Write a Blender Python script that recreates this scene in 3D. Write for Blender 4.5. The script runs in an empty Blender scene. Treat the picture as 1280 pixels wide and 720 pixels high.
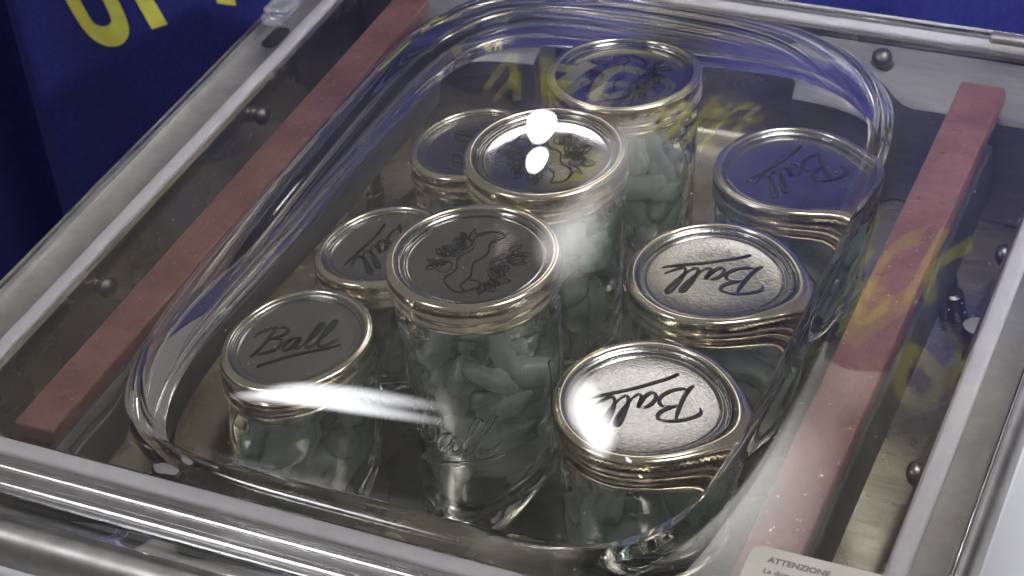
import bpy, bmesh, math, random
from mathutils import Vector, Matrix, noise

# ------------------------------------------------------------------ camera, world, lamps, exposure
# survey coordinates (mm, camera at the origin) are shifted so that the table top is z = 0
OX, OY, OZ = 372.0, -770.0, 880.0
def W(x, y, z):
    return Vector(((x + OX) / 1000, (y + OY) / 1000, (z + OZ) / 1000))

scene = bpy.context.scene
cam_d = bpy.data.cameras.new('camera')
cam = bpy.data.objects.new('camera', cam_d)
scene.collection.objects.link(cam)
scene.camera = cam
CR = Vector((0.91277909, 0.40038413, -0.08078914))
CU = Vector((-0.18888405, 0.58913702, 0.78564648))
CF = Vector((-0.36215626, 0.7018619, -0.61337812))
cam.matrix_world = Matrix(((CR.x, CU.x, -CF.x, OX / 1000), (CR.y, CU.y, -CF.y, OY / 1000), (CR.z, CU.z, -CF.z, OZ / 1000), (0, 0, 0, 1)))
cam_d.sensor_width = 36
cam_d.lens = 2513.97 / 1280 * 36
cam_d.clip_start = 0.02
cam_d.clip_end = 60
cam_d.dof.use_dof = True
cam_d.dof.focus_distance = 0.99
cam_d.dof.aperture_fstop = 18

world = bpy.data.worlds.new('World')
scene.world = world
world.use_nodes = True
bg = world.node_tree.nodes['Background']
bg.inputs[0].default_value = (0.67, 0.65, 0.60, 1)
bg.inputs[1].default_value = 0.22

def lamp(name, loc, target, shape, sx, sy, watts, color, soft=True):
    d = bpy.data.lights.new(name, 'AREA')
    d.shape = shape
    d.size = sx
    if shape in ('RECTANGLE', 'ELLIPSE'):
        d.size_y = sy
    d.energy = watts
    d.color = color
    o = bpy.data.objects.new(name, d)
    scene.collection.objects.link(o)
    o.location = loc
    o.rotation_euler = (Vector(target) - Vector(loc)).to_track_quat('-Z', 'Y').to_euler()
    if soft:                     # diffuser: brightest in the middle, fading to its rim
        d.use_nodes = True
        lt = d.node_tree
        em = next(q for q in lt.nodes if q.type == 'EMISSION')
        ge = lt.nodes.new('ShaderNodeNewGeometry')
        ds = lt.nodes.new('ShaderNodeVectorMath')
        ds.operation = 'DISTANCE'
        ds.inputs[1].default_value = (0.5, 0.5, 0)
        lt.links.new(ge.outputs['Parametric'], ds.inputs[0])
        mr = lt.nodes.new('ShaderNodeMapRange')
        mr.interpolation_type = 'SMOOTHSTEP'
        for k, w in (('From Min', 0.10), ('From Max', 0.5), ('To Min', 2.2), ('To Max', 0.0)):
            mr.inputs[k].default_value = w
        lt.links.new(ds.outputs['Value'], mr.inputs[0])
        lt.links.new(mr.outputs[0], em.inputs['Strength'])
    return o

def mirror_dir(px, py):          # direction in which a level mirror seen at that picture point looks
    d = CF + CR * ((px - 640) / 2513.97) - CU * ((py - 360) / 2513.97)
    d.normalize()
    return Vector((d.x, d.y, -d.z))

def lamp_seen_at(name, px, py, z, dist, shape, sx, sy, watts, color):
    """hang a lamp where a level mirror at height z would show it at that picture point"""
    d = CF + CR * ((px - 640) / 2513.97) - CU * ((py - 360) / 2513.97)
    q = d * (z / d.z)
    P = W(q.x, q.y, z)
    return lamp(name, P + mirror_dir(px, py) * dist, P, shape, sx, sy, watts, color, False)

# twin small lamps added for the dome's oval glints, hall lights farther back, ceiling panels overhead and over the aisle
lamp_seen_at('oval_glint_lamp', 681, 170, -563, 0.42, 'DISK', 0.025, 0, 0.026, (1.0, 0.96, 0.9))
lamp_seen_at('oval_glint_lamp_lower', 681, 228, -563, 0.42, 'DISK', 0.022, 0, 0.020, (1.0, 0.96, 0.9))
P = W(-285, 664, -641)
lamp('hall_panel', P + Vector((-0.205, 0.665, 0.718)) * 2.2, P, 'DISK', 0.48, 0, 1.35, (1.0, 0.97, 0.93))
P = W(-285, 766, -641)
lamp('hall_panel_far', P + Vector((-0.20, 0.74, 0.64)) * 2.2, P, 'DISK', 0.40, 0, 0.35, (1.0, 0.97, 0.95))
wash = lamp('curtain_wash', W(420, 640, 60), W(-250, 1220, -400), 'DISK', 0.10, 0, 5.2, (0.95, 0.97, 1.0))
wash.data.spread = math.radians(80)
lamp('ceiling_panel_over_machine', W(300, 900, 1500), W(-350, 760, -640), 'RECTANGLE', 1.3, 0.8, 46, (1.0, 0.97, 0.95))
lamp('ceiling_panel_over_aisle', W(-1500, -450, 1250), W(-372, 760, -640), 'RECTANGLE', 0.45, 1.3, 24, (0.95, 0.96, 1.0))

scene.view_settings.view_transform = 'Standard'
scene.view_settings.look = 'None'
scene.view_settings.exposure = 0.0
scene.view_settings.gamma = 1.0
scene.render.engine = 'CYCLES'
cy = scene.cycles
cy.max_bounces = 26
cy.transmission_bounces = 22
cy.glossy_bounces = 10
cy.diffuse_bounces = 4
cy.transparent_max_bounces = 16
cy.caustics_reflective = True
cy.caustics_refractive = True
cy.blur_glossy = 0.6
cy.sample_clamp_indirect = 30.0
cy.use_denoising = True
try:
    cy.denoiser = 'OPENIMAGEDENOISE'
    cy.denoising_input_passes = 'RGB_ALBEDO_NORMAL'
except Exception:
    pass

# ------------------------------------------------------------------ materials
MAT = {}
def new_mat(name):
    m = bpy.data.materials.new(name)
    m.use_nodes = True
    nt = m.node_tree
    MAT[name] = m
    return m, nt, nt.nodes['Principled BSDF']

def node(nt, kind, **kw):
    n = nt.nodes.new(kind)
    for k, v in kw.items():
        if k in n.inputs.keys():
            n.inputs[k].default_value = v
        else:
            setattr(n, k, v)
    return n

def ramp(nt, fac, stops):
    r = nt.nodes.new('ShaderNodeValToRGB')
    el = r.color_ramp.elements
    while len(el) < len(stops):
        el.new(0.5)
    for e, (pos, col) in zip(el, stops):
        e.position = pos
        e.color = (*col, 1) if len(col) == 3 else col
    nt.links.new(fac, r.inputs[0])
    return r

def coords(nt, scale=(1, 1, 1), kind='Object'):
    tc = nt.nodes.new('ShaderNodeTexCoord')
    mp = nt.nodes.new('ShaderNodeMapping')
    mp.inputs['Scale'].default_value = scale
    nt.links.new(tc.outputs[kind], mp.inputs[0])
    return mp.outputs[0]

def metal(name, col, col2, rough, rough2, stretch, bump=0.0, scale=60):
    m, nt, b = new_mat(name)
    v = coords(nt, stretch)
    n = node(nt, 'ShaderNodeTexNoise', Scale=scale, Detail=5.0, Roughness=0.6)
    nt.links.new(v, n.inputs['Vector'])
    r = ramp(nt, n.outputs[0], [(0.3, col), (0.7, col2)])
    nt.links.new(r.outputs[0], b.inputs['Base Color'])
    v2 = coords(nt, (1, 1, 1))
    n2 = node(nt, 'ShaderNodeTexNoise', Scale=22.0, Detail=4.0)
    nt.links.new(v2, n2.inputs['Vector'])
    mr = node(nt, 'ShaderNodeMapRange')
    mr.inputs['From Min'].default_value = 0.3
    mr.inputs['From Max'].default_value = 0.7
    mr.inputs['To Min'].default_value = rough
    mr.inputs['To Max'].default_value = rough2
    nt.links.new(n2.outputs[0], mr.inputs[0])
    nt.links.new(mr.outputs[0], b.inputs['Roughness'])
    b.inputs['Metallic'].default_value = 1
    if bump:
        bp = node(nt, 'ShaderNodeBump', Strength=bump, Distance=0.001)
        nt.links.new(n.outputs[0], bp.inputs['Height'])
        nt.links.new(bp.outputs[0], b.inputs['Normal'])
    return m

metal('chamber_steel', (0.46, 0.425, 0.345), (0.58, 0.54, 0.455), 0.16, 0.34, (1, 14, 14), 0.05, 40)
metal('deck_steel', (0.36, 0.35, 0.34), (0.46, 0.45, 0.44), 0.40, 0.56, (1, 1, 1), 0.03, 90)
metal('trim_chrome', (0.66, 0.65, 0.66), (0.74, 0.73, 0.74), 0.14, 0.24, (1, 1, 1), 0.0, 30)
metal('band_metal', (0.72, 0.665, 0.53), (0.80, 0.745, 0.62), 0.13, 0.24, (1, 1, 1), 0.02, 120)
metal('lid_metal', (0.37, 0.36, 0.365), (0.44, 0.43, 0.435), 0.055, 0.10, (1, 1, 1), 0.02, 900)
metal('tinplate', (0.34, 0.335, 0.325), (0.42, 0.415, 0.40), 0.13, 0.20, (1, 1, 1), 0.10, 700)
metal('bolt_steel', (0.12, 0.115, 0.11), (0.2, 0.19, 0.18), 0.28, 0.42, (1, 1, 1), 0.0, 100)

def glass(name, col, ior, rough, dens=None):
    m, nt, b = new_mat(name)
    b.inputs['Base Color'].default_value = (*col, 1)
    b.inputs['IOR'].default_value = ior
    b.inputs['Roughness'].default_value = rough
    b.inputs['Transmission Weight'].default_value = 1
    if dens:
        va = node(nt, 'ShaderNodeVolumeAbsorption', Density=dens[1])
        va.inputs['Color'].default_value = (*dens[0], 1)
        nt.links.new(va.outputs[0], nt.nodes['Material Output'].inputs['Volume'])
    return m
glass('acrylic', (1, 1, 1), 1.49, 0.0)
glass('clip_acrylic', (0.93, 0.93, 0.97), 1.49, 0.12)
MAT['clip_acrylic'].node_tree.nodes['Principled BSDF'].inputs['Transmission Weight'].default_value = 0.95
nt = MAT['acrylic'].node_tree
v = coords(nt)
# smudges and dust on the plastic, plus painted milky haze that lifts the shadows
n5 = node(nt, 'ShaderNodeTexNoise', Scale=7.0, Detail=6.0, Roughness=0.7)
nt.links.new(v, n5.inputs['Vector'])
sm = node(nt, 'ShaderNodeMapRange')
for k_, w_ in (('From Min', 0.40), ('From Max', 0.75), ('To Min', 0.002), ('To Max', 0.02)):
    sm.inputs[k_].default_value = w_
nt.links.new(n5.outputs[0], sm.inputs[0])
n6 = node(nt, 'ShaderNodeTexNoise', Scale=520.0, Detail=1.0)
nt.links.new(v, n6.inputs['Vector'])
du = node(nt, 'ShaderNodeMapRange')
for k_, w_ in (('From Min', 0.765), ('From Max', 0.80), ('To Min', 0.0), ('To Max', 0.35)):
    du.inputs[k_].default_value = w_
nt.links.new(n6.outputs[0], du.inputs[0])
ad = node(nt, 'ShaderNodeMath', operation='ADD')
nt.links.new(sm.outputs[0], ad.inputs[0])
nt.links.new(du.outputs[0], ad.inputs[1])
df = node(nt, 'ShaderNodeBsdfDiffuse')
df.inputs[0].default_value = (0.75, 0.74, 0.72, 1)
ms = node(nt, 'ShaderNodeMixShader')
nt.links.new(ad.outputs[0], ms.inputs[0])
nt.links.new(nt.nodes['Principled BSDF'].outputs[0], ms.inputs[1])
nt.links.new(df.outputs[0], ms.inputs[2])
nt.links.new(ms.outputs[0], nt.nodes['Material Output'].inputs['Surface'])
m = glass('jar_glass', (0.95, 1.0, 0.975), 1.5, 0.0)
nt = m.node_tree
v = coords(nt)
n = node(nt, 'ShaderNodeTexNoise', Scale=45.0, Detail=2.0)
nt.links.new(v, n.inputs['Vector'])
bp = node(nt, 'ShaderNodeBump', Strength=0.22, Distance=0.004)
nt.links.new(n.outputs[0], bp.inputs['Height'])
nt.links.new(bp.outputs[0], nt.nodes['Principled BSDF'].inputs['Normal'])

# pale aqua lumps in the jars
m, nt, b = new_mat('aqua_lump')
v = coords(nt)
n = node(nt, 'ShaderNodeTexNoise', Scale=38.0, Detail=4.0)
nt.links.new(v, n.inputs['Vector'])
r = ramp(nt, n.outputs[0], [(0.36, (0.50, 0.66, 0.60)), (0.48, (0.80, 0.89, 0.85)), (0.60, (0.97, 0.98, 0.97))])
nt.links.new(r.outputs[0], b.inputs['Base Color'])
b.inputs['Roughness'].default_value = 0.15
b.inputs['IOR'].default_value = 1.35
b.inputs['Transmission Weight'].default_value = 0.45
# red silicone with pits and crumbs
m, nt, b = new_mat('red_silicone')
v = coords(nt)
n1 = node(nt, 'ShaderNodeTexNoise', Scale=28.0, Detail=6.0, Roughness=0.7)
n2 = node(nt, 'ShaderNodeTexNoise', Scale=140.0, Detail=5.0, Roughness=0.75)
n3 = node(nt, 'ShaderNodeTexNoise', Scale=420.0, Detail=2.0)
for q in (n1, n2, n3):
    nt.links.new(v, q.inputs['Vector'])
base = ramp(nt, n1.outputs[0], [(0.34, (0.135, 0.052, 0.045)), (0.5, (0.18, 0.075, 0.065)), (0.66, (0.225, 0.102, 0.09))])
pit = ramp(nt, n2.outputs[0], [(0.57, (0, 0, 0)), (0.68, (1, 1, 1))])
mx = node(nt, 'ShaderNodeMix', data_type='RGBA')
mx.inputs['B'].default_value = (0.13, 0.035, 0.03, 1)
nt.links.new(pit.outputs[0], mx.inputs['Factor'])
nt.links.new(base.outputs[0], mx.inputs['A'])
spk = ramp(nt, n3.outputs[0], [(0.68, (0, 0, 0)), (0.76, (1, 1, 1))])
mu = node(nt, 'ShaderNodeMath', operation='MULTIPLY')
mu.inputs[1].default_value = 0.55
nt.links.new(spk.outputs[0], mu.inputs[0])
mx2 = node(nt, 'ShaderNodeMix', data_type='RGBA')
mx2.inputs['B'].default_value = (0.60, 0.34, 0.30, 1)
nt.links.new(mu.outputs[0], mx2.inputs['Factor'])
nt.links.new(mx.outputs['Result'], mx2.inputs['A'])
sx = node(nt, 'ShaderNodeSeparateXYZ')
nt.links.new(v, sx.inputs[0])
ky = node(nt, 'ShaderNodeMapRange')
for k_, w_ in (('From Min', -0.02), ('From Max', -0.20), ('To Min', 0.0), ('To Max', 0.13)):
    ky.inputs[k_].default_value = w_
nt.links.new(sx.outputs[1], ky.inputs[0])
kx = node(nt, 'ShaderNodeMath', operation='GREATER_THAN')
kx.inputs[1].default_value = 0.0
nt.links.new(sx.outputs[0], kx.inputs[0])
kk = node(nt, 'ShaderNodeMath', operation='MULTIPLY')
nt.links.new(ky.outputs[0], kk.inputs[0])
nt.links.new(kx.outputs[0], kk.inputs[1])
n4 = node(nt, 'ShaderNodeTexNoise', Scale=190.0, Detail=3.0, Roughness=0.6)
nt.links.new(v, n4.inputs['Vector'])
ka = node(nt, 'ShaderNodeMath', operation='ADD')
nt.links.new(n4.outputs[0], ka.inputs[0])
nt.links.new(kk.outputs[0], ka.inputs[1])
cr = ramp(nt, ka.outputs[0], [(0.765, (0, 0, 0)), (0.80, (1, 1, 1))])
mx3 = node(nt, 'ShaderNodeMix', data_type='RGBA')
mx3.inputs['B'].default_value = (0.85, 0.80, 0.78, 1)
nt.links.new(cr.outputs[0], mx3.inputs['Factor'])
nt.links.new(mx2.outputs['Result'], mx3.inputs['A'])
nt.links.new(mx3.outputs['Result'], b.inputs['Base Color'])
b.inputs['Roughness'].default_value = 0.6
bp = node(nt, 'ShaderNodeBump', Strength=0.5, Distance=0.0008)
nt.links.new(n2.outputs[0], bp.inputs['Height'])
nt.links.new(bp.outputs[0], b.inputs['Normal'])

def plain(name, c1, c2, rough, scale=40.0, bump=0.0, spec=0.5, stretch=(1, 1, 1)):
    m, nt, b = new_mat(name)
    v = coords(nt, stretch)
    n = node(nt, 'ShaderNodeTexNoise', Scale=scale, Detail=5.0, Roughness=0.65)
    nt.links.new(v, n.inputs['Vector'])
    r = ramp(nt, n.outputs[0], [(0.3, c1), (0.7, c2)])
    nt.links.new(r.outputs[0], b.inputs['Base Color'])
    b.inputs['Roughness'].default_value = rough
    b.inputs['Specular IOR Level'].default_value = spec
    if bump:
        bp = node(nt, 'ShaderNodeBump', Strength=bump, Distance=0.001)
        nt.links.new(n.outputs[0], bp.inputs['Height'])
        nt.links.new(bp.outputs[0], b.inputs['Normal'])
    return m
plain('gasket_rubber', (0.48, 0.47, 0.50), (0.56, 0.55, 0.58), 0.55, 60)
plain('body_paint', (0.68, 0.70, 0.76), (0.74, 0.76, 0.82), 0.35, 8)
plain('black_plastic', (0.012, 0.012, 0.014), (0.03, 0.03, 0.03), 0.4, 50)
plain('bar_alloy', (0.06, 0.06, 0.065), (0.10, 0.10, 0.10), 0.4, 50)
plain('lid_ink', (0.006, 0.006, 0.012), (0.02, 0.02, 0.03), 0.5, 80)
plain('art_ink', (0.004, 0.004, 0.010), (0.010, 0.009, 0.02), 0.8, 80)
metal('plate_steel', (0.30, 0.29, 0.30), (0.37, 0.36, 0.37), 0.38, 0.55, (1, 8, 8), 0.03, 40)
plain('label_stock', (0.44, 0.42, 0.38), (0.52, 0.50, 0.46), 0.5, 60)
plain('label_ink', (0.10, 0.10, 0.10), (0.2, 0.2, 0.2), 0.6, 80)
plain('curtain_blue', (0.009, 0.011, 0.085), (0.016, 0.020, 0.15), 0.75, 240, 0.3, 0.25)
plain('letter_yellow', (0.42, 0.40, 0.06), (0.55, 0.52, 0.10), 0.7, 90, 0.2, 0.25)
plain('white_cloth', (0.70, 0.70, 0.72), (0.8, 0.8, 0.8), 0.85, 50, 0.2)
plain('slot_shade', (0.008, 0.008, 0.012), (0.02, 0.02, 0.025), 0.3, 50)

# ------------------------------------------------------------------ helpers
COL = scene.collection
def link(name, verts, faces, mat, parent=None, smooth=True, loc=None, angle=None):
    me = bpy.data.meshes.new(name)
    me.from_pydata([tuple(v) for v in verts], [], faces)
    me.materials.append(MAT[mat])
    me.polygons.foreach_set('use_smooth', [smooth] * len(me.polygons))
    if angle is not None:
        me.set_sharp_from_angle(angle=math.radians(angle))
    me.update()
    o = bpy.data.objects.new(name, me)
    COL.objects.link(o)
    if parent is not None:
        o.parent = parent
    if loc is not None:
        o.location = loc
    return o

def empty(name, loc=(0, 0, 0), rz=0.0):
    o = bpy.data.objects.new(name, None)
    o.empty_display_size = 0.02
    COL.objects.link(o)
    o.location = loc
    o.rotation_euler = (0, 0, rz)
    return o

def tag(o, label=None, cat=None, group=None, kind=None):
    if label: o['label'] = label
    if cat: o['category'] = cat
    if group: o['group'] = group
    if kind: o['kind'] = kind
    return o

def rrect(x0, x1, y0, y1, r, na=10, ns=8):
    """rounded rectangle, counter-clockwise, always the same number of points"""
    pts = []
    cs = [(x1 - r, y0 + r, -90), (x1 - r, y1 - r, 0), (x0 + r, y1 - r, 90), (x0 + r, y0 + r, 180)]
    for i, (cx, cy_, a0) in enumerate(cs):
        arc = []
        for k in range(na + 1):
            a = math.radians(a0 + 90 * k / na)
            arc.append((cx + r * math.cos(a), cy_ + r * math.sin(a)))
        pts += arc
        nx, ny, na0 = cs[(i + 1) % 4]
        a = math.radians(na0)
        e = (nx + r * math.cos(a), ny + r * math.sin(a))
        s = arc[-1]
        for k in range(1, ns):
            t = k / ns
            pts.append((s[0] + (e[0] - s[0]) * t, s[1] + (e[1] - s[1]) * t))
    return pts

def loft(rings, cap_first=False, cap_last=False, flip=False):
    """rings: lists of (x, y, z) of the same length"""
    verts, faces = [], []
    n = len(rings[0])
    for rg in rings:
        verts += rg
    for i in range(len(rings) - 1):
        for k in range(n):
            a, b_ = i * n + k, i * n + (k + 1) % n
            f = (a, b_, b_ + n, a + n)
            faces.append(f[::-1] if flip else f)
    if cap_first:
        f = tuple(range(n))
        faces.append(f if flip else f[::-1])
    if cap_last:
        f = tuple(range((len(rings) - 1) * n, len(rings) * n))
        faces.append(f[::-1] if flip else f)
    return verts, faces

def mm_ring(x0, x1, y0, y1, r, z, na=10, ns=8):
    return [W(x, y, z) for x, y in rrect(x0, x1, y0, y1, r, na, ns)]

def catmull(pts, n=8):
    out = []
    P = [pts[0]] + list(pts) + [pts[-1]]
    d = len(pts[0])
    for i in range(1, len(P) - 2):
        for k in range(n):
            t = k / n
            out.append(tuple(0.5 * (2 * P[i][c] + (P[i + 1][c] - P[i - 1][c]) * t + (2 * P[i - 1][c] - 5 * P[i][c] + 4 * P[i + 1][c] - P[i + 2][c]) * t * t
                            + (3 * P[i][c] - P[i - 1][c] - 3 * P[i + 1][c] + P[i + 2][c]) * t ** 3) for c in range(d)))
    out.append(tuple(pts[-1]))
    return out

def lathe(profile, n=96, rfun=None):
    """profile: (r, z) in mm from the axis; a point with r = 0 closes the surface"""
    verts, faces, rows = [], [], []
    for i, (r, z) in enumerate(profile):
        if r < 1e-6:
            rows.append([len(verts)] * n)
            verts.append((0, 0, z / 1000))
        else:
            row = []
            for k in range(n):
                a = 2 * math.pi * k / n
                rr = r + (rfun(k, i) if rfun else 0)
                row.append(len(verts))
                verts.append((rr / 1000 * math.cos(a), rr / 1000 * math.sin(a), z / 1000))
            rows.append(row)
    for i in range(len(rows) - 1):
        for k in range(n):
            a, b_, c, d = rows[i][k], rows[i][(k + 1) % n], rows[i + 1][(k + 1) % n], rows[i + 1][k]
            if a == b_: faces.append((a, c, d))
            elif c == d: faces.append((a, b_, c))
            else: faces.append((a, b_, c, d))
    return verts, faces

def box(cx, cy_, cz, sx, sy, sz, bev=0.0):
    bm = bmesh.new()
    bmesh.ops.create_cube(bm, size=1)
    bmesh.ops.scale(bm, vec=(sx, sy, sz), verts=bm.verts)
    if bev:
        bmesh.ops.bevel(bm, geom=bm.edges[:], offset=bev, segments=3, profile=0.5, affect='EDGES')
    bmesh.ops.translate(bm, vec=(cx, cy_, cz), verts=bm.verts)
    bm.verts.index_update()
    v = [tuple(q.co) for q in bm.verts]
    f = [tuple(q.index for q in fc.verts) for fc in bm.faces]
    bm.free()
    return v, f

def wbox(x0, x1, y0, y1, z0, z1, bev=0.0):
    a, b_ = W(x0, y0, z0), W(x1, y1, z1)
    c, s = (a + b_) / 2, b_ - a
    return box(c.x, c.y, c.z, s.x, s.y, s.z, bev)

def join(*vf):
    V, F = [], []
    for v, f in vf:
        o = len(V)
        V += list(v)
        F += [tuple(i + o for i in q) for q in f]
    return V, F

# ------------------------------------------------------------------ the setting: table
v, f = wbox(-690, 900, 200, 1085, -910, -880)
o = link('table', v, f, 'white_cloth', smooth=False)
tag(o, kind='structure')

# ------------------------------------------------------------------ vacuum sealer
ZB, ZT = -638.0, -623.0          # underside and top of the acrylic lid
ZD = -643.0                      # steel deck
sealer = empty('vacuum_sealer', W(-372, 770, -880))
tag(sealer, 'steel tabletop vacuum sealer with clear domed lid closed over nine jars', 'vacuum sealer')
SO = -Vector(sealer.location)
def part(name, vf, mat, parent=sealer, **kw):
    """vf in world coordinates; the thing's own base is the origin"""
    v, f = vf
    return link(name, [Vector(q) + SO for q in v], f, mat, parent, **kw)

# chamber liner (floor, fillet, walls)
X0, X1, Y0, Y1 = -593.0, -147.0, 545.0, 1009.0
ZF = -726.0
rings = []
for t, dz in ((14, 0), (9, 0.9), (5.0, 3), (2.2, 6.6), (0.6, 10.5), (0, 14)):
    rings.append(mm_ring(X0 + t, X1 - t, Y0 + t, Y1 - t, 26 - t * 0.6, ZF + dz))
for z in (-700, -675, -655, -647):
    rings.append(mm_ring(X0, X1, Y0, Y1, 26, z))
rings.append(mm_ring(X0 - 1.0, X1 + 1.0, Y0 - 1, Y1 + 1, 27, -641.6))
rings.append(mm_ring(X0 - 3.0, X1 + 3.0, Y0 - 3, Y1 + 3, 29, -640.5))
chamber = part('chamber', loft(rings, cap_first=True, flip=True), 'chamber_steel', angle=50)
for x, y, ax in ((X0, 845, 'x'), (X0, 672, 'x'), (X1, 672, '-x'), (X1, 845, '-x'), (-255, Y1, '-y'), (-490, Y1, '-y')):
    v, f = lathe([(0, 9), (2.4, 8.8), (4.6, 7.8), (5.8, 5.8), (6.0, 3.4), (5.2, 2.6), (5.0, 0), (7.4, -0.2), (7.4, -1.5)], 28)
    M = {'x': Matrix.Rotation(math.pi / 2, 4, 'Y'), '-x': Matrix.Rotation(-math.pi / 2, 4, 'Y'), '-y': Matrix.Rotation(0.25, 4, 'X')}[ax]
    c = W(x, y, -655) if ax != '-y' else W(x, 996, -648.5)
    part('bolt', ([c + (M @ Vector(q)) for q in v], f), 'bolt_steel', chamber, angle=50)

# sloping steel plates in the back corners
for xa, xb in ((-566, -470), (-296, -160)):
    pl = [[W(xa, y, z), W(xb, y, z)] for y, z in ((1008.4, -645.5), (1000, -647.5), (985, -652), (976, -656.5), (972.5, -661), (972, -670), (972, -725))]
    V_ = [q for r_ in pl for q in r_]
    F_ = [(2 * k, 2 * k + 1, 2 * k + 3, 2 * k + 2) for k in range(len(pl) - 1)]
    for side in (0, 1):
        idx = [2 * k + side for k in range(len(pl))]
        V_.append(W((xa, xb)[side], 1008.4, -725))
        F_.append(tuple(idx + [len(V_) - 1]))
    part('back_plate', (V_, F_), 'plate_steel', chamber, angle=30)

# deck round the chamber: gasket land, two beads, raised lip, then the skirt
def deck_ring(d, z, r=30):       # d: mm outward from the chamber edge; the rim is wider at the front than at the sides and back
    e = max(0.0, d - 12)
    c = d - e
    return mm_ring(X0 - 3 - c - e * 0.74, X1 + 3 + c + e * 0.63, Y0 - 3 - c - e * 1.18, Y1 + 3 + c + e * 0.36, r + d * 0.4, z, 12, 10)
prof = [(0.0, -640.6), (13, -640.6), (33.6, -640.6), (34.8, -640.3), (36.2, -639.9), (37.6, -639.5),
        (40.0, -639.2), (43.2, -639.8), (45.8, -641.6), (47.6, -644.4), (48.6, -648), (49, -652), (49, -657)]
v, f = loft([deck_ring(d, z) for d, z in prof])
part('deck', (v, f), 'deck_steel', angle=60)
skirt = [deck_ring(48.0, -655), deck_ring(48.0, -658), deck_ring(50, -659), deck_ring(51, -661), deck_ring(51.5, -700), deck_ring(53, -800), deck_ring(55, -868), deck_ring(52, -879)]
part('body_panel', loft(skirt), 'body_paint', angle=40)

# polished half-round trims along the front rim
for yc, w, h_ in ((526.0, 2.6, 1.9), (516.5, 2.2, 1.6), (511.5, 1.6, 1.3)):
    rows = []
    for k in range(9):
        a = math.pi * k / 8
        rows.append([W(x, yc - w * math.cos(a), -640.7 + h_ * math.sin(a)) for x in (-598, -142)])
    V_ = [q for r_ in rows for q in r_]
    F_ = [(2 * k, 2 * k + 2, 2 * k + 3, 2 * k + 1) for k in range(8)]
    F_ += [tuple(2 * k for k in range(9)), tuple(2 * k + 1 for k in range(9))[::-1]]
    part('trim_strip', (V_, F_), 'trim_chrome', angle=50)

# gasket on the deck
g = []
for d, z in ((1.2, -640.7), (1.1, -639.6), (1.8, -638.7), (3.0, -638.3), (8.4, -638.3), (9.6, -638.7), (10.3, -639.6), (10.2, -640.7)):
    g.append(deck_ring(d, z))
part('gasket', loft(g), 'gasket_rubber', angle=60)

# lower seal bars on two posts each
for name, xa, xb in (('left', -560, -544), ('right', -200, -184)):
    sb = part('seal_bar', wbox(xa, xb, 556, 962, -692, -668, 0.0015), 'bar_alloy', angle=40)
    part('heating_strip', wbox(xa + 5, xb - 5, 560, 958, -667.9, -667.2), 'deck_steel', sb, smooth=False)
    for y in (640, 880):
        v, f = lathe([(0, 0), (7, 0), (7, 14), (5, 15), (5, 35), (0, 35)], 24)
        c = W((xa + xb) / 2, y, ZF + 0.3)
        part('post', ([c + Vector(q) for q in v], f), 'bolt_steel', sb, angle=40)
# rubber-tipped studs and a suction fitting standing on the chamber floor
for x, y in ((-520, 603), (-330, 566), (-168, 842)):
    v, f = lathe([(0, 26), (6.5, 26), (8.6, 25), (9.2, 23), (9.2, 19), (6, 18.5), (6, 6), (11, 5), (11, 0)], 32)
    c = W(x, y, ZF + 0.3)
    part('stud_cap', ([c + Vector(q) for q in lathe([(0, 27.2), (6.0, 27.0), (7.4, 26.2)], 32)[0]], lathe([(0, 27.2), (6.0, 27.0), (7.4, 26.2)], 32)[1]), 'gasket_rubber', chamber)
    st = part('stud', ([c + Vector(q) for q in v], f), 'black_plastic', chamber, angle=40)

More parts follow.
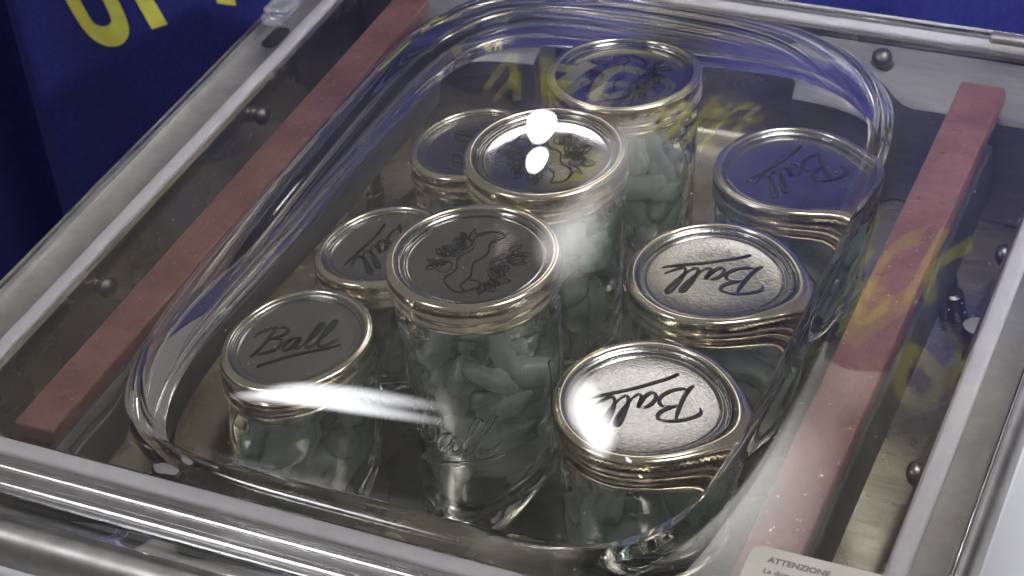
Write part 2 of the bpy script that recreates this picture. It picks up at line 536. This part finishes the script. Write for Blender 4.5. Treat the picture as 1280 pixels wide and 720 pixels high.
# ---- acrylic lid: flat plate with a blown dome
LX0, LX1, LY0, LY1 = -629.5, -114.0, 499.5, 1024.0
DX0, DX1, DY0, DY1, DR = -521.0, -219.0, 544.0, 968.0, 78.0
NA, NS = 26, 30
STEEP = 0.6
def squircle(x0, x1, y0, y1, n=4.6):
    cx, cy_, a, b_ = (x0 + x1) / 2, (y0 + y1) / 2, (x1 - x0) / 2, (y1 - y0) / 2
    out = []
    for x, y in rrect(x0, x1, y0, y1, DR, NA, NS):
        u, w = (x - cx) / a, (y - cy_) / b_
        k = (abs(u) ** n + abs(w) ** n) ** (-1 / n)
        out.append((cx + u * a * k, cy_ + w * b_ * k))
    return out
def dome_sheet(inset, H, zbase, flare):
    """pillow-shaped blown dome on a rounded rectangle, with a small fillet at its foot"""
    rings = []
    x0, x1, y0, y1, r0 = DX0 + inset, DX1 - inset, DY0 + inset, DY1 - inset, DR - inset
    for e, z in flare:
        rings.append([(x, y, zbase + z) for x, y in squircle(x0 - e, x1 + e, y0 - e, y1 + e)])
    base = squircle(x0, x1, y0, y1)
    cx, cy_ = (x0 + x1) / 2, (y0 + y1) / 2
    z0 = flare[-1][1] + 1.6
    K = 60
    for k in range(K):
        t = k / K
        z = z0 + (H - z0) * (1 - (1 - t) ** 2.2)
        q = max(0.0, 1 - (z / H) ** 1.9) ** (1 / 2.75)
        if q < 0.02: continue
        # contours grow rounder towards the top
        m_ = (1 - q) * 0.55
        rg = []
        for x, y in base:
            ux, uy = (x - cx) / ((x1 - x0) / 2), (y - cy_) / ((y1 - y0) / 2)
            L = math.hypot(ux, uy)
            k2 = 1 - m_ * (1 - 1 / L) if L > 1 else 1.0
            yy = (y - cy_) * q * k2
            if yy < 0:               # the front wall stands steeper than the back
                w = -yy / ((y1 - y0) / 2)
                yy = -((1 - STEEP) * w + STEEP * math.sin(math.pi / 2 * min(1, w))) * (y1 - y0) / 2
            rg.append((cx + (x - cx) * q * k2 - 4 * (1 - q), cy_ + yy + 6 * (1 - q), zbase + z))
        rings.append(rg)
    rings.append([(cx - 4, cy_ + 6, zbase + H)] * len(base))
    return rings
FL_OUT = [(12, 0), (8, 0.2), (5, 0.9), (3, 2.0), (1.5, 3.6), (0.6, 5.4)]
FL_IN = [(14, 0), (9, 0.3), (5.5, 1.3), (3, 3.2), (1.4, 5.8), (0.5, 8.4)]
outer_plate = rrect(LX0 + 2, LX1 - 2, LY0 + 2, LY1 - 2, 6, NA, NS)
top = [[(x, y, ZT) for x, y in outer_plate]] + dome_sheet(0, 66, ZT, FL_OUT)
bot = [[(x, y, ZB) for x, y in outer_plate]] + dome_sheet(9, 72.5, ZB, FL_IN)
edge = []
for off, z in ((2.0, ZT), (1.15, ZT - 0.2), (0.45, ZT - 0.7), (0.08, ZT - 1.4), (0, ZT - 2.2), (0, ZB + 2.0), (0.3, ZB + 0.9), (1.0, ZB + 0.2), (2.0, ZB)):
    edge.append([(x, y, z) for x, y in rrect(LX0 + off, LX1 - off, LY0 + off, LY1 - off, 8 - off, NA, NS)])
# top sheet first ring must meet the bevel's first ring
top[0] = edge[0]
bot[0] = edge[-1]
vt, ft = loft(top)
vb, fb = loft(bot, flip=True)
ve, fe = loft(edge, flip=True)
v, f = join((vt, ft), (vb, fb), (ve, fe))
me_v = [W(*q) + SO for q in v]
bm = bmesh.new()
bv = [bm.verts.new(q) for q in me_v]
for fc in f:
    try: bm.faces.new([bv[i] for i in fc])
    except ValueError: pass
bmesh.ops.remove_doubles(bm, verts=bm.verts[:], dist=1e-6)
bmesh.ops.recalc_face_normals(bm, faces=bm.faces[:])
me = bpy.data.meshes.new('lid')
bm.to_mesh(me)
bm.free()
me.materials.append(MAT['acrylic'])
me.polygons.foreach_set('use_smooth', [True] * len(me.polygons))
lid = bpy.data.objects.new('lid', me)
COL.objects.link(lid)
lid.parent = sealer

# silicone pads under the lid
for xa, xb in ((-562.4, -539.8), (-203.6, -178.6)):
    part('seal_pad', wbox(xa, xb, 551, 975, ZB - 9.3, ZB - 0.3, 0.0014), 'red_silicone', lid, angle=40)

# warning label on the lid
part('warning_label', loft([mm_ring(-196.5, -118, 503, 581.5, 5, ZT + 0.15), mm_ring(-196.5, -118, 503, 581.5, 5, ZT + 0.45)], cap_last=True), 'label_stock', lid, smooth=False)
def text_mesh(s, size, off=0.0):
    c = bpy.data.curves.new('txt', 'FONT')
    c.body = s
    c.size = size
    c.offset = off
    c.resolution_u = 3
    o = bpy.data.objects.new('txt', c)
    COL.objects.link(o)
    dg = bpy.context.evaluated_depsgraph_get()
    me = bpy.data.meshes.new_from_object(o.evaluated_get(dg))
    v = [tuple(q.co) for q in me.vertices]
    f = [tuple(q.vertices) for q in me.polygons]
    bpy.data.objects.remove(o)
    return v, f
lines = [('ATTENZIONE', 0.0044, 0.00016, 573), ('La durata del coperchio', 0.0040, 0.00006, 566.5), ('e della guarnizione', 0.0040, 0.00006, 560.5)]
acc = []
for s, size, off, y in lines:
    v, f = text_mesh(s, size, off)
    c = W(-188, y, ZT + 0.62)
    acc.append(([c + Vector(q) for q in v], f))
part('warning_text', join(*acc), 'label_ink', lid, smooth=False)

# clear catch with its slot at the back left, hinge bar at the back right
br = part('catch_clip', join(wbox(-623, -609, 906, 958, ZT + 0.2, ZT + 7, 0.0022), wbox(-621, -604, 908, 926, ZT + 7.1, ZT + 12, 0.0018), wbox(-620, -611, 934, 954, ZT + 7.1, ZT + 10.5, 0.0018)), 'clip_acrylic', lid, angle=40)
part('catch_slot', loft([mm_ring(-612, -601, 884, 908, 5.4, ZT + 0.2), mm_ring(-612, -601, 884, 908, 5.4, ZT + 0.6)], cap_last=True), 'slot_shade', lid, smooth=False)  # flat black disc, its colour stands in for the shade inside the slot
part('hinge_bar', wbox(-196, -125, 1006, 1013, ZT + 0.3, ZT + 6, 0.0022), 'deck_steel', lid, angle=40)

# ------------------------------------------------------------------ jars
def ribbon(pts, w, z, taper=True):
    """flat brush stroke; pts in mm, w full width in mm (or list)"""
    P = catmull(pts, 6)
    n = len(P)
    V, F = [], []
    for i, q in enumerate(P):
        a, b_ = P[max(0, i - 1)], P[min(n - 1, i + 1)]
        dx, dy = b_[0] - a[0], b_[1] - a[1]
        L = math.hypot(dx, dy) or 1
        # broad-nib pen: thicker on strokes across the nib
        k = 0.45 + 0.75 * abs((dx * 0.55 + dy * 0.83) / L) if taper else 1.0
        e = min(1, 0.35 + 3.5 * min(i, n - 1 - i) / n) if taper else 1.0
        h = w * k * e / 2
        V += [((q[0] - dy / L * h) / 1000, (q[1] + dx / L * h) / 1000, z / 1000), ((q[0] + dy / L * h) / 1000, (q[1] - dx / L * h) / 1000, z / 1000)]
    for i in range(n - 1):
        F.append((2 * i, 2 * i + 1, 2 * i + 3, 2 * i + 2))
    return V, F

SCRIPT = [  # brush script word in a unit box, x to the right, about 2.6 wide and 1 high
    [(0.02, 0.66), (0.00, 0.80), (0.12, 0.92), (0.40, 1.00), (0.68, 0.98), (0.86, 0.86), (0.80, 0.68), (0.55, 0.56), (0.42, 0.54)],
    [(0.42, 0.54), (0.68, 0.54), (0.82, 0.42), (0.80, 0.22), (0.60, 0.06), (0.36, 0.02), (0.22, 0.10), (0.26, 0.20)],
    [(0.50, 0.98), (0.44, 0.70), (0.34, 0.35), (0.20, 0.05), (0.10, -0.04)],
    [(1.26, 0.42), (1.14, 0.48), (0.98, 0.38), (0.90, 0.18), (0.98, 0.04), (1.12, 0.12), (1.24, 0.34), (1.28, 0.44), (1.22, 0.16), (1.28, 0.04), (1.40, 0.12)],
    [(1.40, 0.12), (1.58, 0.40), (1.76, 0.80), (1.76, 0.94), (1.66, 0.88), (1.56, 0.56), (1.50, 0.20), (1.56, 0.04), (1.70, 0.12)],
    [(1.70, 0.12), (1.88, 0.40), (2.08, 0.82), (2.08, 0.98), (1.97, 0.90), (1.86, 0.56), (1.80, 0.20), (1.88, 0.02), (2.08, 0.10), (2.28, 0.24)],
    [(2.40, 0.02), (2.10, -0.06), (1.40, -0.16), (0.70, -0.34), (0.42, -0.46), (0.62, -0.34)],
]
def script_strokes(width, shear=0.18):
    k = width / 2.3
    out = []
    for st in SCRIPT:
        out.append([((x - 1.18 + shear * (y - 0.4)) * k, (y - 0.36) * k) for x, y in st])
    return out

def logo_print(width, w, z):
    return join(*[ribbon(s, w, z) for s in script_strokes(width)])

def art_print(seed, z):
    """hand-drawn bunch of leaves and fruit either side of a blank banner"""
    rnd = random.Random(seed)
    S = []
    S.append(([(-25, -9), (-21, -4), (-12, -5), (-2, -1), (8, -4), (17, -1), (25, -6)], 0.55))
    S.append(([(-24, 3), (-19, 7), (-10, 5), (-1, 9), (9, 6), (18, 9), (26, 4)], 0.55))
    S.append(([(-25, -9), (-27, -4), (-24, 3)], 0.55))
    S.append(([(25, -6), (27, -1), (26, 4)], 0.55))
    S.append(([(-25, -9), (-20, -13), (-23, -15), (-15, -12), (-15, -5)], 0.5))
    S.append(([(26, 4), (21, 10), (25, 13), (16, 12), (15, 8)], 0.5))
    for side in (-1, 1):
        for k in range(4):                       # round fruit
            a = rnd.uniform(0.15, 0.85) * math.pi
            cx, cy_ = rnd.uniform(-15, 15), side * rnd.uniform(11, 20) + 1
            r = rnd.uniform(2.6, 4.6)
            a0 = rnd.uniform(0, 6.28)
            S.append(([(cx + r * math.cos(a0 + t * 0.8) * 1.15, cy_ + r * math.sin(a0 + t * 0.8)) for t in range(8)], 0.42))
            S.append(([(cx - r * 0.5, cy_), (cx, cy_ + r * 0.5), (cx + r * 0.55, cy_ + r * 0.2)], 0.3))
        for k in range(13):                      # pointed leaves fanning out
            bx, by = rnd.uniform(-16, 16), side * rnd.uniform(9, 17)
            a = math.atan2(by, bx * 0.7) + rnd.uniform(-0.7, 0.7)
            L = rnd.uniform(7, 12)
            wd = L * rnd.uniform(0.16, 0.3)
            ex, ey = bx + L * math.cos(a), by + L * math.sin(a)
            if math.hypot(ex, ey) > 30:
                k2 = 30 / math.hypot(ex, ey)
                ex, ey = ex * k2, ey * k2
            mxp, myp = (bx + ex) / 2, (by + ey) / 2
            nx, ny = -math.sin(a) * wd, math.cos(a) * wd
            S.append(([(bx, by), (mxp + nx, myp + ny), (ex, ey)], 0.42))
            S.append(([(bx, by), (mxp - nx, myp - ny), (ex, ey)], 0.42))
            if k % 2:
                S.append(([(bx, by), (mxp, myp), (ex, ey)], 0.28))
    return join(*[ribbon(s, w * 1.4, z, False) for s, w in S])

def emboss(strokes, R, z0, rad, ang0):
    """raised lettering on the jar wall: a thin round bead along each stroke, wrapped round radius R"""
    V, F = [], []
    for st in strokes:
        P = catmull(st, 5)
        n = len(P)
        base = len(V)
        for i, q in enumerate(P):
            a, b_ = P[max(0, i - 1)], P[min(n - 1, i + 1)]
            du, dv = b_[0] - a[0], b_[1] - a[1]
            L = math.hypot(du, dv) or 1
            for k in range(6):
                t = math.pi * 2 * k / 6
                u = q[0] - dv / L * math.cos(t) * rad
                vv = q[1] + du / L * math.cos(t) * rad
                rr = R + math.sin(t) * rad * 0.8
                ang = ang0 + u / R
                V.append((rr / 1000 * math.cos(ang), rr / 1000 * math.sin(ang), (z0 + vv) / 1000))
        for i in range(n - 1):
            for k in range(6):
                a = base + i * 6 + k
                b_ = base + i * 6 + (k + 1) % 6
                F.append((a, b_, b_ + 6, a + 6))
    return V, F

def make_jar(x, y, H, rb, label, print_kind, print_ang, emboss_ang, seed):
    """H jar height and rb band radius in mm"""
    jar = empty('mason_jar', W(x, y, ZF + 0.3))
    tag(jar, label, 'jar', 'mason jars under the domed lid')
    s = rb / 43.0
    Rb = 41.5 * s
    sh = H - 24
    prof = [(0, 2.6), (18 * s, 2.2), (28 * s, 0.8), (33 * s, 0), (36.5 * s, 1.2), (39 * s, 4.5), (39.6 * s, 9), (39.8 * s, 16)]
    prof += [(39.8 * s + (Rb - 39.8 * s) * t, 16 + (sh - 22) * t) for t in (0.25, 0.5, 0.75)]
    prof += [(Rb, sh - 6), (Rb - 0.3, sh - 3), (Rb - 1.4, sh - 0.6), (39.2 * s, sh + 1.4), (38.6 * s, sh + 3), (39.6 * s, sh + 4.6), (40.2 * s, sh + 6), (38.8 * s, sh + 8), (38.6 * s, H - 4), (38.2 * s, H - 2.2), (37.0 * s, H - 1.8),
             (35.8 * s, H - 2.2), (35.4 * s, H - 4), (35.4 * s, sh + 4), (36.2 * s, sh - 2), (37.4 * s, sh - 8), (37.0 * s, 0.5 * sh), (36.4 * s, 16), (35.4 * s, 10), (32 * s, 7), (26 * s, 6.2), (12 * s, 6.8), (0, 7)]
    v, f = lathe(prof, 96)
    gl = link('glass_body', v, f, 'jar_glass', jar)
    if emboss_ang is not None:
        hh = sh * (0.42 if H > 100 else 0.5)
        st = script_strokes(54 * s if H > 100 else 42 * s)
        R_ = 40.6 * s + (0.35 if H > 100 else 0.2)
        v, f = emboss(st[:-1], R_, hh, 1.2, emboss_ang)
        link('embossed_lettering', v, f, 'jar_glass', gl)
        v, f = emboss(st[-1:], R_, hh, 1.2, emboss_ang)
        link('embossed_flourish', v, f, 'jar_glass', gl)
        if H > 100:
            v, f = emboss([[(58, 34), (59.5, 20), (58.5, 4), (57.5, -12), (55, -24)]], R_, hh, 1.2, emboss_ang)
            link('mould_seam', v, f, 'jar_glass', gl)
    # screw band
    bp_ = [(rb - 4.6, H - 2.6), (rb - 4.7, H - 1.0), (rb - 4.3, H - 0.25), (rb - 3.6, H), (rb - 2.6, H - 0.15), (rb - 1.9, H - 0.5), (rb - 1.2, H - 0.35), (rb - 0.55, H - 0.8), (rb - 0.1, H - 1.8),
           (rb, H - 2.4), (rb, H - 2.7), (rb, H - 6.6), (rb, H - 7.0), (rb - 0.5, H - 7.5), (rb - 0.9, H - 8.1), (rb - 0.3, H - 9.0), (rb + 0.15, H - 10.1), (rb - 0.1, H - 11.2), (rb - 0.7, H - 12.1), (rb - 0.6, H - 12.9),
           (rb + 0.1, H - 13.8), (rb + 0.4, H - 14.8), (rb + 0.3, H - 15.9), (rb - 0.3, H - 16.6), (rb - 0.9, H - 16.3), (rb - 1.1, H - 15.4), (rb - 1.4, H - 4), (rb - 4.4, H - 2.7)]
    def knurl(k, i):
        return 0.0 if i not in (10, 11) else (0.34 if k % 2 else -0.60)
    v, f = lathe(bp_, 220, knurl)
    link('screw_band', v, f, 'band_metal', jar, angle=55)
    # flat lid
    ri = rb - 4.5
    dp = [(0, H - 4.5), (ri * 0.5, H - 4.4), (ri - 6.2, H - 4.1), (ri - 5.4, H - 3.95), (ri - 4.8, H - 3.5), (ri - 4.2, H - 3.4), (ri - 3.4, H - 3.7), (ri - 2.6, H - 3.5), (ri - 0.6, H - 1.65), (ri + 1.8, H - 1.5)]
    v, f = lathe(dp, 96)
    disc = link('lid_disc', v, [q[::-1] for q in f], 'tinplate' if print_kind == 'logo' else 'lid_metal', jar)
    zp = H - 3.92
    if print_kind == 'logo':
        v, f = logo_print(50 * s, 1.65 * s, zp)
        v = [(a, b_ , c) for a, b_, c in v]
        o = link('printed_lettering', v, f, 'lid_ink', disc, smooth=False)
    else:
        v, f = art_print(seed, zp)
        v = [(a * s * 0.92, b_ * s * 0.92, c) for a, b_, c in v]
        o = link('printed_drawing', v, f, 'art_ink', disc, smooth=False)
    o.rotation_euler = (0, 0, print_ang)
    return jar

def world_ang(px, py, dx, dy, z):
    def un(ax, ay):
        d = CF + CR * ((ax - 640) / 2513.97) - CU * ((ay - 360) / 2513.97)
        return d * (z / d.z)
    a, b_ = un(px, py), un(px + dx, py + dy)
    return math.atan2(b_.y - a.y, b_.x - a.x)

JARS = [
    # x, y, height, band radius, label, print, text direction in degrees, emboss angle, seed
    (-376, 691, 134, 43.3, 'tall jar nearest the front in the middle row, embossed script lettering on its glass', 'art', world_ang(590, 330, 60, -70, -590), math.radians(-92), 3),
    (-377, 784, 134, 43, 'tall middle jar with two white lamp reflections above its lid', 'art', world_ang(686, 192, 40, 62, -590), None, 8),
    (-366, 870.5, 134, 42.5, 'tall jar at the back, its drawn lid reflecting blue', 'art', world_ang(783, 85, -40, 60, -590), None, 13),
    (-467, 658, 84, 41.0, 'short jar at the front left corner, half behind a white glare', 'logo', world_ang(366, 428, 80, -7, -640), None, 1),
    (-461, 743, 84, 39.0, 'short jar in the left row, partly behind the front tall jar', 'logo', world_ang(466, 308, -60, 42, -640), None, 1),
    (-455, 848, 84, 38.5, 'short jar at the back of the left row, beside the tall middle jar', 'logo', world_ang(578, 176, 3, -25, -640), None, 1),
    (-279, 665, 88, 43.0, 'short jar at the front right with a glaring white lid', 'logo', world_ang(812, 500, -100, 12, -635), math.radians(-80), 1),
    (-280, 767, 88, 42.6, 'short jar in the middle of the right row, lid with black script on speckled silver', 'logo', world_ang(892, 348, -105, 0, -635), None, 1),
    (-268, 867, 88, 42.0, 'short jar at the back of the right row, lid mirroring plain blue', 'logo', world_ang(995, 213, -65, 28, -635), None, 1),
]
def lumps(cx, cy_, R, h, seed, label):
    rnd = random.Random(seed)
    V, F = [], []
    placed = []
    tries = 0
    while len(placed) < 70 and tries < 5000:
        tries += 1
        r = rnd.uniform(7.5, 10.5)
        a, q = rnd.uniform(0, 6.283), math.sqrt(rnd.random()) * (R - r)
        z = rnd.uniform(r * 0.5, max(r + 1, h * (0.75 + 0.35 * rnd.random()) - r * 0.3))
        c = Vector((q * math.cos(a), q * math.sin(a), z))
        if all((c - d).length > (r + e) * 0.86 for d, e in placed):
            placed.append((c, r))
    for c, r in placed:
        bm = bmesh.new()
        bmesh.ops.create_icosphere(bm, subdivisions=3, radius=1)
        off = Vector((rnd.uniform(0, 50), rnd.uniform(0, 50), rnd.uniform(0, 50)))
        M = Matrix.Rotation(rnd.uniform(0, 6.28), 3, Vector((rnd.random() - 0.5, rnd.random() - 0.5, rnd.random() - 0.5)).normalized())
        sc = Vector((rnd.uniform(1.4, 2.1), rnd.uniform(0.75, 1.0), rnd.uniform(0.7, 0.95)))
        base = len(V)
        bm.verts.index_update()
        for q in bm.verts:
            k = 1 + 0.42 * noise.noise(q.co * 1.3 + off) + 0.14 * noise.noise(q.co * 3.1 + off)
            p_ = M @ Vector((q.co.x * sc.x, q.co.y * sc.y, q.co.z * sc.z)) * (r * k)
            p_ = p_ + c
            d = math.hypot(p_.x, p_.y)
            if d > R:
                p_.x *= R / d
                p_.y *= R / d
            p_.z = max(p_.z, 0.4)
            V.append(p_ / 1000)
        F += [tuple(q.index + base for q in fc.verts) for fc in bm.faces]
        bm.free()
    o = link('aqua_pieces', V, F, 'aqua_lump', loc=W(cx, cy_, ZF + 8.0))
    tag(o, label, 'pieces', 'pale pieces inside the jars', 'stuff')
WHERE = ['front tall jar', 'middle tall jar', 'back tall jar', 'front left short jar', 'second jar of the left row', 'back left short jar', 'front right short jar', 'middle right short jar', 'back right short jar']
for i, J in enumerate(JARS):
    make_jar(*J)
    x, y, H, rb = J[:4]
    s = rb / 43
    lumps(x, y, 35.2 * s, (72 if H > 100 else 46), 40 + i, 'pale aqua pieces packed inside the ' + WHERE[i])

# ------------------------------------------------------------------ curtain with lettering
CO = Vector((-650, 1125, 0))
CA = math.radians(12)
CD = Vector((math.cos(CA), math.sin(CA), 0))
CN = Vector((math.sin(CA), -math.cos(CA), 0))     # towards the machine
def fold(u, z):
    a = 0.30 + 0.70 * min(1, max(0, (abs(u + 120) - 190) / 120))
    left = max(0.0, min(1.0, (-u - 305) / 90))
    return (24 * math.sin(u / 44 + 0.9 * math.sin(u / 170)) + 9 * math.sin(u / 19 + 1.3 + z / 700) + 10 * math.sin(u / 97 + z / 400)) * a - 150 * left * left * (3 - 2 * left)
def cpt(u, z, out=0.0):
    q = CO + CD * u + CN * (fold(u, z) + out)
    return W(q.x, q.y, z)
nu, nz = 420, 24
U0, U1, ZC0 = -900, 1500, -1700
TOP = [(-900, -430), (-48, -400), (40, -345), (100, -290), (150, -300), (200, -350), (250, -345), (320, -230), (400, -190), (1500, -180)]
def ctop(u):
    for (a, za), (b_, zb) in zip(TOP, TOP[1:]):
        if u <= b_:
            t = (u - a) / (b_ - a)
            return za + (zb - za) * t * t * (3 - 2 * t)
    return TOP[-1][1]
V, F = [], []
for j in range(nz + 1):
    for i in range(nu + 1):
        uu = U0 + (U1 - U0) * i / nu
        V.append(cpt(uu, ZC0 + (ctop(uu) - ZC0) * j / nz))
for j in range(nz):
    for i in range(nu):
        a = j * (nu + 1) + i
        F.append((a, a + 1, a + nu + 2, a + nu + 1))
CL = W(CO.x, CO.y, -880)
curtain = link('curtain', [q - CL for q in V], F, 'curtain_blue', loc=CL)
md = curtain.modifiers.new('thickness', 'SOLIDIFY')
md.thickness = 0.0015
md.offset = 1
tag(curtain, 'dark blue draped curtain with yellow block letters behind the machine', 'curtain')

LET = {  # strokes in a 0.8 x 1 cell, heavy square pen
    'V': [[(0.05, 1), (0.36, 0.0)], [(0.36, 0.0), (0.72, 1)]],
    'A': [[(0.02, 0.0), (0.40, 1.0)], [(0.40, 1.0), (0.72, 0.0)], [(0.14, 0.24), (0.66, 0.24)]],
    'C': [[(0.72, 0.92), (0.25, 0.95), (0.08, 0.72), (0.08, 0.28), (0.25, 0.05), (0.70, 0.08)]],
    'U': [[(0.08, 1), (0.08, 0.25), (0.22, 0.05), (0.50, 0.05), (0.64, 0.25), (0.64, 1)]],
    'P': [[(0.10, 0.0), (0.10, 0.95)], [(0.10, 0.95), (0.52, 0.95), (0.68, 0.78), (0.62, 0.52), (0.10, 0.40)]],
    'K': [[(0.10, 0.0), (0.10, 1.0)], [(0.66, 1.0), (0.12, 0.45)], [(0.28, 0.55), (0.70, 0.0)]],
}
def letter(ch, u0, z0, w, h, out, adv):
    V, F = [], []
    for st in LET[ch]:
        P = catmull(st, 10) if len(st) > 2 else []
        for i in range(len(st) - 1 if len(st) == 2 else 0):
            n = 8
            for k in range(n + (i == len(st) - 2)):
                t = k / n
                P.append((st[i][0] + (st[i + 1][0] - st[i][0]) * t, st[i][1] + (st[i + 1][1] - st[i][1]) * t))
        hw = 0.11
        base = len(V)
        for i, q in enumerate(P):
            a, b_ = P[max(0, i - 1)], P[min(len(P) - 1, i + 1)]
            dx, dy = b_[0] - a[0], b_[1] - a[1]
            L = math.hypot(dx, dy) or 1
            for s_ in (-1, 1):
                lx, lz = adv + (q[0] - dy / L * hw * s_) * w, (q[1] + dx / L * hw * s_) * h
                V.append(cpt(u0 + lx * math.cos(TILT) - lz * math.sin(TILT), z0 + lx * math.sin(TILT) + lz * math.cos(TILT), out))
        for i in range(len(P) - 1):
            a = base + 2 * i
            F.append((a, a + 1, a + 3, a + 2))
        out += 0.25
    return V, F
TILT = math.radians(18)
def word_row(word, u0, z0, w, h):
    pitch = w
    for n_, ch in enumerate(word):
        v, f = letter(ch, u0, z0, w, h, 2.2, n_ * pitch)
        link('letter', [Vector(q) - CL for q in v], f, 'letter_yellow', curtain)
word_row('UPACK', -251, -776, 62, 80)
word_row('VACUPACK', 60, -420, 56, 74)
